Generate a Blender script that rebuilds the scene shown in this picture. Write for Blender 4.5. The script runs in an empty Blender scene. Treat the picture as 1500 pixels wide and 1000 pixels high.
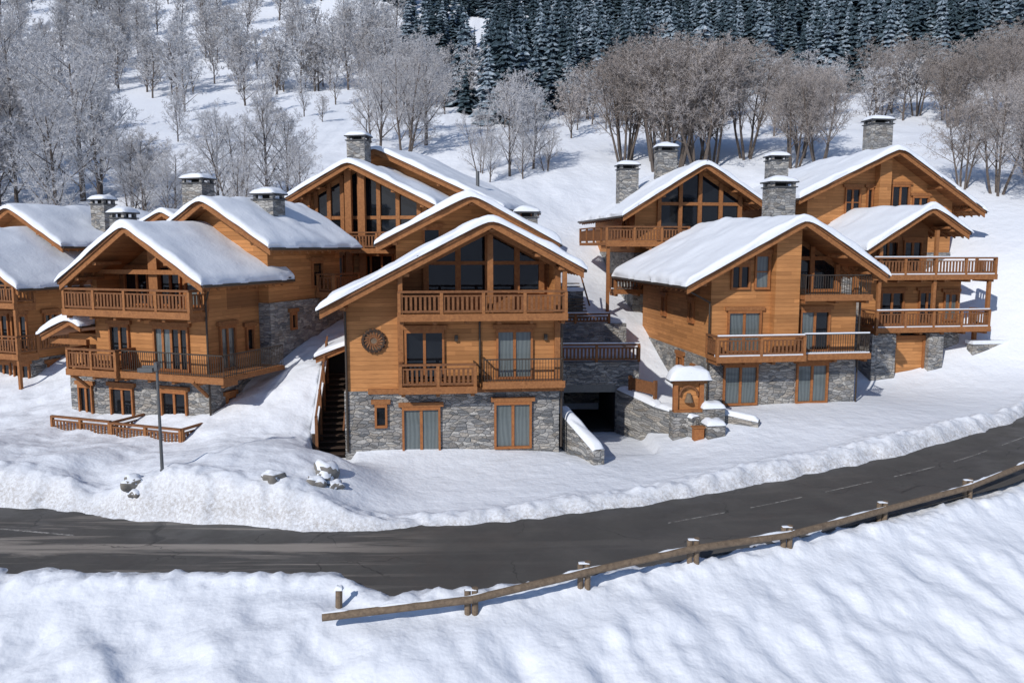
import bpy, math, random
import numpy as np
from mathutils import Vector
random.seed(7)
rng=np.random.RandomState(3)
SC=bpy.context.scene
SC.view_settings.view_transform='Standard'
SC.view_settings.look='None'
SC.view_settings.exposure=0
# ---------------------------------------------------------------- materials
def newmat(name):
    m=bpy.data.materials.new(name); m.use_nodes=True
    nt=m.node_tree; bs=nt.nodes['Principled BSDF']
    return m,nt,bs
def N(nt,t,**kw):
    n=nt.nodes.new(t)
    for k,v in kw.items(): setattr(n,k,v)
    return n
def math_(nt,op,a,b=None,c=None):
    n=nt.nodes.new('ShaderNodeMath'); n.operation=op
    for i,v in enumerate((a,b,c)):
        if v is None: continue
        if isinstance(v,(int,float)): n.inputs[i].default_value=v
        else: nt.links.new(v,n.inputs[i])
    return n.outputs[0]
def ramp(nt,fac,stops):
    n=nt.nodes.new('ShaderNodeValToRGB'); cr=n.color_ramp
    while len(cr.elements)<len(stops): cr.elements.new(0.5)
    for e,(p,c) in zip(cr.elements,stops):
        e.position=p; e.color=(c[0],c[1],c[2],1)
    nt.links.new(fac,n.inputs[0]); return n.outputs[0]
def mixc(nt,fac,a,b,mode='MIX'):
    n=nt.nodes.new('ShaderNodeMix'); n.data_type='RGBA'; n.blend_type=mode
    for i,v in ((0,fac),(6,a),(7,b)):
        if isinstance(v,(int,float)): n.inputs[i].default_value=v
        elif isinstance(v,tuple): n.inputs[i].default_value=(v[0],v[1],v[2],1)
        else: nt.links.new(v,n.inputs[i])
    return n.outputs[2]
def noise(nt,vec,scale,detail=4,rough=.55,dist=0):
    n=nt.nodes.new('ShaderNodeTexNoise'); n.inputs['Scale'].default_value=scale
    n.inputs['Detail'].default_value=detail; n.inputs['Roughness'].default_value=rough
    n.inputs['Distortion'].default_value=dist
    if vec is not None: nt.links.new(vec,n.inputs['Vector'])
    return n.outputs['Fac']
def vmul(nt,vec,s):
    n=nt.nodes.new('ShaderNodeVectorMath'); n.operation='MULTIPLY'
    nt.links.new(vec,n.inputs[0]); n.inputs[1].default_value=s; return n.outputs[0]
def bump(nt,bs,h,strength=.5,dist=.02,prev=None):
    n=nt.nodes.new('ShaderNodeBump'); n.inputs['Strength'].default_value=strength
    n.inputs['Distance'].default_value=dist; nt.links.new(h,n.inputs['Height'])
    if prev is not None: nt.links.new(prev,n.inputs['Normal'])
    nt.links.new(n.outputs[0],bs.inputs['Normal']); return n.outputs[0]
def objco(nt): return nt.nodes.new('ShaderNodeTexCoord').outputs['Object']

def mat_snow(name,col=(.83,.85,.89),big=1.0,dirt=False):
    m,nt,bs=newmat(name); co=objco(nt)
    n1=noise(nt,co,1.3,3); n2=noise(nt,co,6,3); n3=noise(nt,co,40,3)
    c=mixc(nt,n2,(col[0]*.94,col[1]*.95,col[2]*.965),col)
    if dirt:
        at=N(nt,'ShaderNodeAttribute'); at.attribute_name='road_grit'
        f=math_(nt,'MULTIPLY',at.outputs['Fac'],ramp(nt,noise(nt,co,9,5,.75),[(.35,(0,0,0)),(.62,(1,1,1))]))
        c=mixc(nt,f,c,(.30,.27,.24))
    nt.links.new(c,bs.inputs['Base Color']); bs.inputs['Roughness'].default_value=.6
    bs.inputs['Specular IOR Level'].default_value=.2
    b=bump(nt,bs,n1,.5,.2*big); b=bump(nt,bs,n2,.32,.045,b); b=bump(nt,bs,n3,.35,.01,b)
    return m
SNOW=mat_snow('snow_ground',(.77,.81,.88),1.0,True); ROOFSNOW=mat_snow('snow_roof',(.78,.82,.885),.3)

def mat_planks(name,base,dark,pitch=.19,vertical=False):
    m,nt,bs=newmat(name); co=objco(nt)
    sx=N(nt,'ShaderNodeSeparateXYZ'); nt.links.new(co,sx.inputs[0])
    h=math_(nt,'ADD',sx.outputs[0],sx.outputs[1]); z=sx.outputs[2]
    if vertical: h,z=z,h
    zz=math_(nt,'DIVIDE',z,pitch); row=math_(nt,'FLOOR',zz); fr=math_(nt,'FRACT',zz)
    wn=N(nt,'ShaderNodeTexWhiteNoise'); wn.noise_dimensions='1D'; nt.links.new(row,wn.inputs['W'])
    seg=math_(nt,'FLOOR',math_(nt,'ADD',math_(nt,'DIVIDE',h,2.7),math_(nt,'MULTIPLY',wn.outputs[0],5.)))
    wn2=N(nt,'ShaderNodeTexWhiteNoise'); wn2.noise_dimensions='1D'
    nt.links.new(math_(nt,'ADD',math_(nt,'MULTIPLY',row,7.31),math_(nt,'MULTIPLY',seg,3.17)),wn2.inputs['W'])
    gr=noise(nt,vmul(nt,co,(1.2,1.2,22) if not vertical else (22,22,1.2)),1.6,5,.65)
    big=noise(nt,co,.55,3)
    c=mixc(nt,wn2.outputs[0],tuple(v*.70 for v in base),tuple(min(1,v*1.2) for v in base))
    c=mixc(nt,math_(nt,'MULTIPLY',ramp(nt,gr,[(.35,(0,0,0)),(.75,(1,1,1))]),.8),c,dark)
    c=mixc(nt,math_(nt,'MULTIPLY',ramp(nt,big,[(.45,(0,0,0)),(.8,(1,1,1))]),.55),c,dark)
    g=math_(nt,'LESS_THAN',fr,.07)
    c=mixc(nt,math_(nt,'MULTIPLY',g,.6),c,tuple(v*.3 for v in dark))
    nt.links.new(c,bs.inputs['Base Color']); bs.inputs['Roughness'].default_value=.75
    bs.inputs['Specular IOR Level'].default_value=.2
    hb=math_(nt,'ADD',math_(nt,'MULTIPLY',g,-1.),math_(nt,'MULTIPLY',gr,.35))
    bump(nt,bs,hb,.5,.012); return m
WOOD=mat_planks('larch_planks',(.53,.25,.096),(.31,.135,.05))
WOODW=mat_planks('larch_planks_weathered',(.34,.155,.062),(.18,.08,.034))  # darker plank tone for loggia walls and roof decks
def mat_wood(name,base,dark):
    m,nt,bs=newmat(name); co=objco(nt)
    gr=noise(nt,vmul(nt,co,(3,3,3)),2.5,6,.7,.6); fine=noise(nt,vmul(nt,co,(8,8,14)),3,4)
    c=mixc(nt,ramp(nt,gr,[(.35,(0,0,0)),(.7,(1,1,1))]),base,dark)
    c=mixc(nt,math_(nt,'MULTIPLY',fine,.4),c,dark)
    nt.links.new(c,bs.inputs['Base Color']); bs.inputs['Roughness'].default_value=.75
    bs.inputs['Specular IOR Level'].default_value=.2
    bump(nt,bs,fine,.4,.01); return m
BEAM=mat_wood('beam_timber',(.38,.17,.066),(.20,.083,.034))
RAILW=mat_wood('railing_timber',(.26,.118,.053),(.125,.056,.027))
OLDW=mat_wood('weathered_log',(.24,.18,.125),(.11,.082,.06))
FRAME=mat_wood('window_frame_timber',(.39,.165,.058),(.24,.09,.037))
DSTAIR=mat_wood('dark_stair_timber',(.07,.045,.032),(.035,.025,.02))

def mat_stone():
    m,nt,bs=newmat('mountain_stone'); co=objco(nt)
    sx=N(nt,'ShaderNodeSeparateXYZ'); nt.links.new(co,sx.inputs[0])
    h=math_(nt,'ADD',sx.outputs[0],sx.outputs[1])
    cx=N(nt,'ShaderNodeCombineXYZ'); nt.links.new(math_(nt,'MULTIPLY',h,2.9),cx.inputs[0])
    nt.links.new(math_(nt,'MULTIPLY',sx.outputs[2],7.4),cx.inputs[1])
    v=N(nt,'ShaderNodeTexVoronoi'); v.voronoi_dimensions='2D'; v.inputs['Scale'].default_value=1.; v.inputs['Randomness'].default_value=.95
    e=N(nt,'ShaderNodeTexVoronoi'); e.voronoi_dimensions='2D'; e.feature='DISTANCE_TO_EDGE'; e.inputs['Scale'].default_value=1.; e.inputs['Randomness'].default_value=.95
    wob=N(nt,'ShaderNodeVectorMath'); wob.operation='ADD'; nt.links.new(cx.outputs[0],wob.inputs[0])
    nn=N(nt,'ShaderNodeTexNoise'); nn.inputs['Scale'].default_value=2.; nn.inputs['Detail'].default_value=6; nt.links.new(co,nn.inputs['Vector'])
    nt.links.new(vmul(nt,nn.outputs['Color'],(1.9,1.9,0)),wob.inputs[1])
    for q in (v,e): nt.links.new(wob.outputs[0],q.inputs['Vector'])
    sc=N(nt,'ShaderNodeSeparateColor'); nt.links.new(v.outputs['Color'],sc.inputs[0])
    c=ramp(nt,sc.outputs[0],[(0,(.13,.14,.15)),(.3,(.25,.255,.258)),(.65,(.37,.365,.355)),(1,(.55,.54,.51))])
    c=mixc(nt,math_(nt,'MULTIPLY',ramp(nt,sc.outputs[1],[(.5,(0,0,0)),(.9,(1,1,1))]),.35),c,(.42,.34,.24))
    fine=noise(nt,co,11,6,.75)
    c=mixc(nt,math_(nt,'MULTIPLY',ramp(nt,fine,[(.38,(0,0,0)),(.70,(1,1,1))]),.5),c,(.13,.13,.14))
    mo=ramp(nt,e.outputs['Distance'],[(0,(1,1,1)),(.05,(0,0,0))])
    c=mixc(nt,math_(nt,'MULTIPLY',mo,.35),c,(.12,.12,.12))
    nt.links.new(c,bs.inputs['Base Color']); bs.inputs['Roughness'].default_value=.85
    hb=math_(nt,'ADD',ramp(nt,e.outputs['Distance'],[(0,(0,0,0)),(.15,(1,1,1))]),math_(nt,'MULTIPLY',fine,1.2))
    hb=math_(nt,'ADD',hb,math_(nt,'MULTIPLY',sc.outputs[2],1.2))
    bump(nt,bs,hb,.9,.055); return m
STONE=mat_stone()
def mat_simple(name,col,rough=.6,metal=0,spec=.5,var=.3,scale=6):
    m,nt,bs=newmat(name); co=objco(nt)
    n=noise(nt,co,scale,5,.65)
    c=mixc(nt,n,tuple(v*(1-var) for v in col),tuple(min(1,v*(1+var)) for v in col))
    nt.links.new(c,bs.inputs['Base Color']); bs.inputs['Roughness'].default_value=rough
    bs.inputs['Metallic'].default_value=metal; bs.inputs['Specular IOR Level'].default_value=spec
    bump(nt,bs,n,.3,.01); return m
SLATE=mat_simple('roof_slate',(.06,.062,.066),.7)
GLASS=mat_simple('window_glass_dark',(.008,.010,.013),.03,0,.5,.5,1.2)
METAL=mat_simple('dark_metal',(.055,.042,.032),.5,.3)
GALV=mat_simple('galvanised_metal',(.12,.125,.13),.5,.5)
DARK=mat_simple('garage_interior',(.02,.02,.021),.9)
CONC=mat_simple('concrete',(.20,.20,.19),.85)
ROCK=mat_simple('boulder_rock',(.2,.19,.175),.9,0,.3,.5,4)
def mat_curtain():
    m,nt,bs=newmat('curtained_window'); co=objco(nt)
    sx=N(nt,'ShaderNodeSeparateXYZ'); nt.links.new(co,sx.inputs[0])
    h=math_(nt,'ADD',sx.outputs[0],sx.outputs[1])
    w=math_(nt,'SINE',math_(nt,'ADD',math_(nt,'MULTIPLY',h,36.),math_(nt,'MULTIPLY',noise(nt,vmul(nt,co,(1,1,.3)),1.5,2),14.)))
    c=ramp(nt,math_(nt,'MULTIPLY_ADD',w,.5,.5),[(0,(.085,.105,.108)),(1,(.125,.15,.153))])  # flat pane: shading of the curtain folds painted as soft stripes
    nt.links.new(c,bs.inputs['Base Color']); bs.inputs['Roughness'].default_value=.5
    bs.inputs['Coat Weight'].default_value=.8; bs.inputs['Coat Roughness'].default_value=.04
    return m
CURT=mat_curtain()
def mat_road():
    m,nt,bs=newmat('wet_asphalt'); co=objco(nt)
    n1=noise(nt,co,.5,4,.6,.4); n2=noise(nt,co,60,3,.7); 
    sx=N(nt,'ShaderNodeSeparateXYZ'); nt.links.new(co,sx.inputs[0])
    c=ramp(nt,n1,[(.3,(.052,.050,.048)),(.55,(.070,.067,.063)),(.75,(.094,.089,.083))])
    c=mixc(nt,math_(nt,'MULTIPLY',n2,.45),c,(.12,.114,.108))
    st=noise(nt,vmul(nt,co,(.16,2.2,1)),1.0,6,.7,.6)
    west=N(nt,'ShaderNodeMapRange'); nt.links.new(sx.outputs[0],west.inputs[0])
    west.inputs[1].default_value=-2; west.inputs[2].default_value=-6; west.inputs[3].default_value=0.08; west.inputs[4].default_value=.9
    mid=N(nt,'ShaderNodeMapRange'); nt.links.new(math_(nt,'ABSOLUTE',math_(nt,'SUBTRACT',sx.outputs[1],23.9)),mid.inputs[0])
    mid.inputs[1].default_value=.05; mid.inputs[2].default_value=.75; mid.inputs[3].default_value=.22; mid.inputs[4].default_value=0.
    stt=math_(nt,'ADD',st,mid.outputs[0])
    sm=math_(nt,'MULTIPLY',ramp(nt,stt,[(.54,(0,0,0)),(.70,(1,1,1))]),west.outputs[0])
    c=mixc(nt,sm,c,(.30,.27,.24))
    ck=N(nt,'ShaderNodeTexVoronoi'); ck.feature='DISTANCE_TO_EDGE'; ck.inputs['Scale'].default_value=.24
    wv=N(nt,'ShaderNodeVectorMath'); wv.operation='ADD'; nt.links.new(co,wv.inputs[0])
    nn=N(nt,'ShaderNodeTexNoise'); nn.inputs['Scale'].default_value=1.0; nn.inputs['Detail'].default_value=6; nt.links.new(co,nn.inputs['Vector'])
    nt.links.new(vmul(nt,nn.outputs['Color'],(1.6,1.6,0)),wv.inputs[1]); nt.links.new(wv.outputs[0],ck.inputs['Vector'])
    cr=ramp(nt,ck.outputs['Distance'],[(0,(1,1,1)),(.007,(0,0,0))])
    c=mixc(nt,math_(nt,'MULTIPLY',math_(nt,'MULTIPLY',cr,.7),ramp(nt,noise(nt,co,.35,1),[(.45,(0,0,0)),(.55,(1,1,1))])),c,(.018,.018,.018))
    nt.links.new(c,bs.inputs['Base Color'])
    r=ramp(nt,noise(nt,co,.8,3),[(.4,(.55,.55,.55)),(.65,(.85,.85,.85))]); nt.links.new(r,bs.inputs['Roughness'])
    bs.inputs['Specular IOR Level'].default_value=.35
    bump(nt,bs,n2,.5,.006); return m
ROAD=mat_road()
def mat_paint():
    m,nt,bs=newmat('worn_road_paint'); co=objco(nt)
    c=ramp(nt,noise(nt,co,6,5,.8),[(.42,(.09,.085,.08)),(.60,(.36,.35,.33))])
    nt.links.new(c,bs.inputs['Base Color']); bs.inputs['Roughness'].default_value=.75; return m
PAINT=mat_paint()
def mat_twig(name,a,b):
    m,nt,bs=newmat(name); oi=N(nt,'ShaderNodeObjectInfo')
    co=objco(nt); n=noise(nt,co,.6,2)
    f=math_(nt,'ADD',math_(nt,'MULTIPLY',oi.outputs['Random'],.6),math_(nt,'MULTIPLY',n,.5))
    nt.links.new(mixc(nt,f,a,b),bs.inputs['Base Color']); bs.inputs['Roughness'].default_value=.9
    bs.inputs['Specular IOR Level'].default_value=.1
    return m
TWIG=mat_twig('frosted_twigs',(.33,.31,.305),(.60,.615,.65))
TWIGB=mat_twig('brown_twigs',(.23,.195,.175),(.45,.42,.41))
BARK=mat_simple('tree_bark',(.12,.10,.088),.9,0,.2,.4,3)
def mat_conifer():
    m,nt,bs=newmat('frosted_conifer_needles'); oi=N(nt,'ShaderNodeObjectInfo'); co=objco(nt)
    n=noise(nt,co,9,4,.7)
    f=math_(nt,'ADD',n,math_(nt,'MULTIPLY',math_(nt,'SUBTRACT',oi.outputs['Random'],.5),.24))
    c=ramp(nt,f,[(.38,(.032,.052,.064)),(.5,(.068,.102,.13)),(.63,(.22,.28,.34)),(.8,(.48,.54,.60))])  # bluish lift is distance haze painted into the needles; pale stops are frost
    nt.links.new(c,bs.inputs['Base Color']); bs.inputs['Roughness'].default_value=.9
    bs.inputs['Specular IOR Level'].default_value=.1
    return m
CONI=mat_conifer()

# ---------------------------------------------------------------- mesh helpers
def mesh_obj(name,verts,faces,mat,parent=None,smooth=False,mats=None,midx=None):
    me=bpy.data.meshes.new(name); me.from_pydata([tuple(v) for v in verts],[],faces)
    if mats:
        for q in mats: me.materials.append(q)
        me.polygons.foreach_set('material_index',midx)
    else: me.materials.append(mat)
    if smooth: me.polygons.foreach_set('use_smooth',[True]*len(me.polygons))
    me.update()
    o=bpy.data.objects.new(name,me); SC.collection.objects.link(o)
    if parent: o.parent=parent
    return o
class G:
    """A real-world object: an Empty with named mesh parts, built in local coordinates."""
    def __init__(s,name,loc=(0,0,0),ang=0):
        s.e=bpy.data.objects.new(name,None); SC.collection.objects.link(s.e)
        s.e.location=loc; s.e.rotation_euler=(0,0,math.radians(ang)); s.p={}; s.loc=loc; s.a=math.radians(ang)
    def acc(s,part,mat,smooth=False):
        if part not in s.p: s.p[part]=([],[],mat,smooth)
        return s.p[part]
    def add(s,part,mat,vs,fs,smooth=False):
        V,F,_,_=s.acc(part,mat,smooth); n=len(V); V.extend(vs); F.extend([tuple(i+n for i in f) for f in fs])
    def box(s,part,mat,x0,x1,y0,y1,z0,z1):
        vs=[(x0,y0,z0),(x1,y0,z0),(x1,y1,z0),(x0,y1,z0),(x0,y0,z1),(x1,y0,z1),(x1,y1,z1),(x0,y1,z1)]
        s.add(part,mat,vs,[(0,3,2,1),(4,5,6,7),(0,1,5,4),(1,2,6,5),(2,3,7,6),(3,0,4,7)])
    def prism(s,part,mat,poly,y0,y1):
        n=len(poly); vs=[(x,y0,z) for x,z in poly]+[(x,y1,z) for x,z in poly]
        fs=[tuple(range(n)),tuple(range(2*n-1,n-1,-1))]+[(i,i+n,(i+1)%n+n,(i+1)%n) for i in range(n)]
        s.add(part,mat,vs,fs)
    def ramp_box(s,part,mat,x0,x1,y0,y1,b0,t0,b1,t1):
        vs=[(x0,y0,b0),(x1,y0,b0),(x1,y1,b1),(x0,y1,b1),(x0,y0,t0),(x1,y0,t0),(x1,y1,t1),(x0,y1,t1)]
        s.add(part,mat,vs,[(0,3,2,1),(4,5,6,7),(0,1,5,4),(1,2,6,5),(2,3,7,6),(3,0,4,7)])
    def tube(s,part,mat,p0,p1,r,n=8,r1=None,smooth=True):
        p0=Vector(p0);p1=Vector(p1); d=(p1-p0).normalized(); u=d.orthogonal().normalized(); w=d.cross(u)
        if r1 is None:r1=r
        vs=[];
        for p,rr in ((p0,r),(p1,r1)):
            for i in range(n):
                a=2*math.pi*i/n; vs.append(tuple(p+u*math.cos(a)*rr+w*math.sin(a)*rr))
        fs=[(i,(i+1)%n,(i+1)%n+n,i+n) for i in range(n)]+[tuple(range(n-1,-1,-1)),tuple(range(n,2*n))]
        s.add(part,mat,vs,fs,smooth=False)
    def fbox(s,part,mat,face,pos,u0,u1,z0,z1,d0,d1):
        if face=='F': s.box(part,mat,u0,u1,pos-d1,pos-d0,z0,z1)
        elif face=='L': s.box(part,mat,pos-d1,pos-d0,u0,u1,z0,z1)
        else: s.box(part,mat,pos+d0,pos+d1,u0,u1,z0,z1)
    def w2l(s,x,y):
        dx=x-s.loc[0];dy=y-s.loc[1];c=math.cos(s.a);q=math.sin(s.a)
        return dx*c+dy*q,-dx*q+dy*c
    def done(s):
        for k,(V,F,m,sm) in s.p.items(): mesh_obj(k,V,F,m,s.e,sm)
        return s
    # ---- architecture
    def window(s,face,pos,u0,u1,z0,z1,mat=None,leaves=2,bars=0,sill=True,half=False):
        mat=mat or GLASS; f=.09
        if half:
            um=u0+(u1-u0)*.5
            s.fbox('window_panes_curt',CURT,face,pos,u0+.02,um-.002,z0+.02,z1-.02,-.12,.012)
            s.fbox('window_panes_wind',GLASS,face,pos,um+.002,u1-.02,z0+.02,z1-.02,-.12,.012)
        else: s.fbox('window_panes_'+mat.name[:4],mat,face,pos,u0+.02,u1-.02,z0+.02,z1-.02,-.12,.012)
        s.fbox('window_frames',FRAME,face,pos,u0-.04,u1+.04,z1-f,z1+.05,.002,.13)
        s.fbox('window_frames',FRAME,face,pos,u0-.04,u1+.04,z0-.03,z0+f*.8,.002,.13)
        for u in (u0-.04,u1-f+.04): s.fbox('window_frames',FRAME,face,pos,u,u+f,z0+f*.8,z1-f,.002,.125)
        for i in range(1,leaves):
            u=u0+(u1-u0)*i/leaves; s.fbox('window_frames',FRAME,face,pos,u-.06,u+.06,z0+f*.8,z1-f,.002,.07)
        for i in range(1,bars+1):
            z=z0+(z1-z0)*i/(bars+1); s.fbox('window_frames',FRAME,face,pos,u0,u1,z-.025,z+.025,.002,.055)
        if sill: s.fbox('window_lintels',BEAM,face,pos,u0-.18,u1+.18,z1+.055,z1+.24,.002,.15)
    def rail(s,p0,p1,z,style='wood',h=1.0,snow=False):
        x0,y0=p0;x1,y1=p1; L=math.hypot(x1-x0,y1-y0); ux,uy=(x1-x0)/L,(y1-y0)/L; nx,ny=-uy,ux
        def bar(t0,t1,za,zb,w,part,mat):
            vs=[]
            for zz in (za,zb):
                for t,sg in ((t0,-1),(t1,-1),(t1,1),(t0,1)):
                    vs.append((x0+ux*t+nx*w*sg,y0+uy*t+ny*w*sg,zz))
            s.add(part,mat,vs,[(0,3,2,1),(4,5,6,7),(0,1,5,4),(1,2,6,5),(2,3,7,6),(3,0,4,7)])
        if style=='wood':
            bar(-.05,L+.05,z+h-.09,z+h,.07,'railing_timber',RAILW)
            bar(0,L,z+h-.25,z+h-.19,.03,'railing_timber',RAILW)
            bar(0,L,z+.10,z+.19,.04,'railing_timber',RAILW)
            n=max(2,int(L/.19))
            for i in range(n):
                t=(i+.5)*L/n; bar(t-.05,t+.05,z+.19,z+h-.25,.018,'railing_timber',RAILW)
            k=max(1,round(L/1.9))
            for i in range(k+1):
                t=i*L/k; bar(t-.065,t+.065,z-.0,z+h-.09,.062,'railing_posts',BEAM)
        else:
            bar(0,L,z+h-.05,z+h,.03,'railing_metal',METAL); bar(0,L,z+.08,z+.11,.02,'railing_metal',METAL)
            n=max(2,int(L/.12))
            for i in range(n+1):
                t=i*L/n; bar(t-.010,t+.010,z+.02,z+h-.05,.010,'railing_metal',METAL)
        if snow: bar(0,L,z+h+.002,z+h+.06,.05,'railing_snow',ROOFSNOW)
    def balcony(s,x0,x1,y0,y1,z,front='wood',left='wood',right='wood',snow=False,h=1.0):
        s.box('balcony_decks',BEAM,x0,x1,y0,y1,z-.2,z)
        s.box('balcony_fascias',BEAM,x0-.03,x1+.03,y0-.04,y0-.002,z-.26,z+.04)
        if snow: s.box('balcony_snow',ROOFSNOW,x0+.02,x1-.02,y0+.02,y0+.35,z+.003,z+.1)
        n=max(2,round((x1-x0)/1.5))
        for i in range(n+1):
            x=x0+.15+(x1-x0-.3)*i/n; s.box('balcony_joists',BEAM,x-.08,x+.08,y0+.12,y1+.05,z-.40,z-.202)
        if front: s.rail((x0+.05,y0+.06),(x1-.05,y0+.06),z,front,h,snow)
        if left: s.rail((x0+.06,y0+.14),(x0+.06,y1-.02),z,left,h)
        if right: s.rail((x1-.06,y0+.14),(x1-.06,y1-.02),z,right,h)
    def roof(s,xl,xt,xr,y0,y1,zl,zt,zr,snow=.27,t=.2,purl=True):
        sl=(zt-zl)/(xt-xl); sr=(zt-zr)/(xr-xt)
        s.top=lambda x:(zt-sl*(xt-x)) if x<xt else (zt-sr*(x-xt))
        s.und=lambda x:s.top(x)-t
        s.xt=xt
        for (xa,za,xb,zb) in ((xl,zl,xt,zt),(xt,zt,xr,zr)):
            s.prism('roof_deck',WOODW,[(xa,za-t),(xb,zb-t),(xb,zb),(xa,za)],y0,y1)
            s.prism('roof_bargeboards',BEAM,[(xa,za-t-.16),(xb,zb-t-.16),(xb,zb+.02),(xa,za+.02)],y0-.09,y0-.004)
            s.prism('roof_bargeboards_upper',RAILW,[(xa,za-.10),(xb,zb-.10),(xb,zb+.04),(xa,za+.04)],y0-.16,y0-.092)
            s.prism('roof_slates',SLATE,[(xa,za+.045),(xb,zb+.045),(xb,zb+.11),(xa,za+.11)],y0-.2,y1+.04)
        s.box('roof_gutters',METAL,xl-.13,xl-.005,y0-.1,y1,zl-.12,zl-.0)
        s.box('roof_gutters',METAL,xr+.005,xr+.13,y0-.1,y1,zr-.12,zr-.0)
        if purl:
            for x in (xl+.9,(xl+xt)/2,xt,(xt+xr)/2,xr-.9):
                s.box('roof_purlins',BEAM,x-.11,x+.11,y0+.06,y0+1.5,s.und(x)-.30,s.und(x)-.05-(.12 if x!=xt else .16))
            n=int((y1-y0)/.7)
            for sd,xa,xb in ((0,xl,xl+1.0),(1,xr-1.0,xr)):
                for i in range(n):
                    y=y0+.3+i*(y1-y0-.5)/n
                    s.prism('roof_rafters',BEAM,[(xa+.05,s.und(xa+.05)-.13),(xb-.05,s.und(xb-.05)-.13),(xb-.05,s.und(xb-.05)+.01),(xa+.05,s.und(xa+.05)+.01)],y,y+.1)
        ed=[0,.01,.035,.08,.15,.26,.42]
        def axis(a,b,step,mid=None):
            L=b-a; pts=ed+[L-e for e in ed[::-1]]; n=max(2,int((L-.9)/step))
            pts+= [.42+(L-.84)*i/n for i in range(1,n)]
            return sorted(set([a+p for p in pts]))
        xs=axis(xl-.10,xr+.10,.2); ys=axis(y0-.26,y1+.08,.22)
        sd=random.random()*50
        vs=[];nx=len(xs);ny=len(ys)
        for y in ys:
            for x in xs:
                e=min(x-xs[0],xs[-1]-x); e2=min(y-ys[0],ys[-1]-y)
                def pf(e,w): 
                    q=min(e/w,1); return math.sqrt(max(0,1-(1-q)**2))
                big=vn(x*.55+sd,y*.5+2)
                th=snow*pf(e,.28)*pf(e2,.20)*(1+.40*(big-.5)*2+.2*(vn(x*1.7+sd,y*1.5+9)-.5)*2)
                dx=x-xt
                base=zt+.11-(sl if dx<0 else sr)*math.sqrt(dx*dx+.09)
                jx=(vn(y*1.7+sd,3.3)-.5)*.24*(1 if e<.02 else 0)*(1 if x>xt else -1)
                jy=(vn(x*1.5+sd,7.7)-.5)*.16*(1 if e2<.02 else 0)*(1 if y>y0+1 else -1)
                vs.append((x+jx,y+jy,base+th-(.06 if min(e,e2)<.005 else 0)))
        fs=[(j*nx+i,j*nx+i+1,(j+1)*nx+i+1,(j+1)*nx+i) for j in range(ny-1) for i in range(nx-1)]
        s.add('roof_snow',ROOFSNOW,vs,fs); V,F,_,_=s.p['roof_snow']; s.p['roof_snow']=(V,F,ROOFSNOW,True)
    def gpoly(s,xa,xb,z0,off=0.0):
        p=[(xa,z0),(xb,z0),(xb,s.und(xb)-off)]
        if xa<s.xt<xb: p.append((s.xt,s.und(s.xt)-off))
        p.append((xa,s.und(xa)-off)); return p
    def gable_glass(s,xa,xb,z0,y,posts,beam=None,off=.3,mat=None):
        s.prism('gable_glazing',mat or GLASS,s.gpoly(xa,xb,z0,off),y-.06,y+.02)
        for x in posts: s.box('gable_posts',BEAM,x-.12,x+.12,y-.2,y+.0,z0-.02,s.und(x)-.03)
        if beam: s.box('gable_beams',BEAM,xa,xb,y-.16,y-.061,beam,beam+.2)
        s.box('gable_beams',BEAM,xa,xb,y-.15,y-.062,z0-.01,z0+.14)
    def chimney(s,wx,wy,ztop,zbase,w=1.0,d=.9):
        x,y=s.w2l(wx,wy); 
        s.box('chimney_stack',STONE,x-w/2,x+w/2,y-d/2,y+d/2,zbase,ztop-.42)
        s.box('chimney_cap',SLATE,x-w/2-.08,x+w/2+.08,y-d/2-.08,y+d/2+.08,ztop-.42,ztop-.36)
        for sx in (-1,1):
            for sy in (-1,1): s.box('chimney_piers',STONE,x+sx*(w/2-.1)-.09,x+sx*(w/2-.1)+.09,y+sy*(d/2-.1)-.09,y+sy*(d/2-.1)+.09,ztop-.36,ztop-.16)
        s.box('chimney_flue',DARK,x-w*.2,x+w*.2,y-d*.2,y+d*.2,ztop-.36,ztop-.16)
        s.box('chimney_cap',SLATE,x-w/2-.12,x+w/2+.12,y-d/2-.12,y+d/2+.12,ztop-.16,ztop-.08)
        cap_snow(s,x,y,w/2+.13,d/2+.13,ztop-.08,.30)
def cap_snow(s,x,y,a,b,z,h,part='cap_snow'):
    n=10; vs=[];fs=[]
    for j in range(n+1):
        for i in range(n+1):
            u=-1+2*i/n; v=-1+2*j/n
            u=math.copysign(abs(u)**.6,u); v=math.copysign(abs(v)**.6,v)
            hh=math.sqrt(max(0,1-abs(u)**3))*math.sqrt(max(0,1-abs(v)**3))
            vs.append((x+u*a,y+v*b,z-.01+h*hh*(.75+.5*vn(x+u*2,y+v*2))))
    for j in range(n):
        for i in range(n): fs.append((j*(n+1)+i,j*(n+1)+i+1,(j+1)*(n+1)+i+1,(j+1)*(n+1)+i))
    s.add(part,ROOFSNOW,vs,fs); V,F,_,_=s.p[part]; s.p[part]=(V,F,ROOFSNOW,True)

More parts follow.
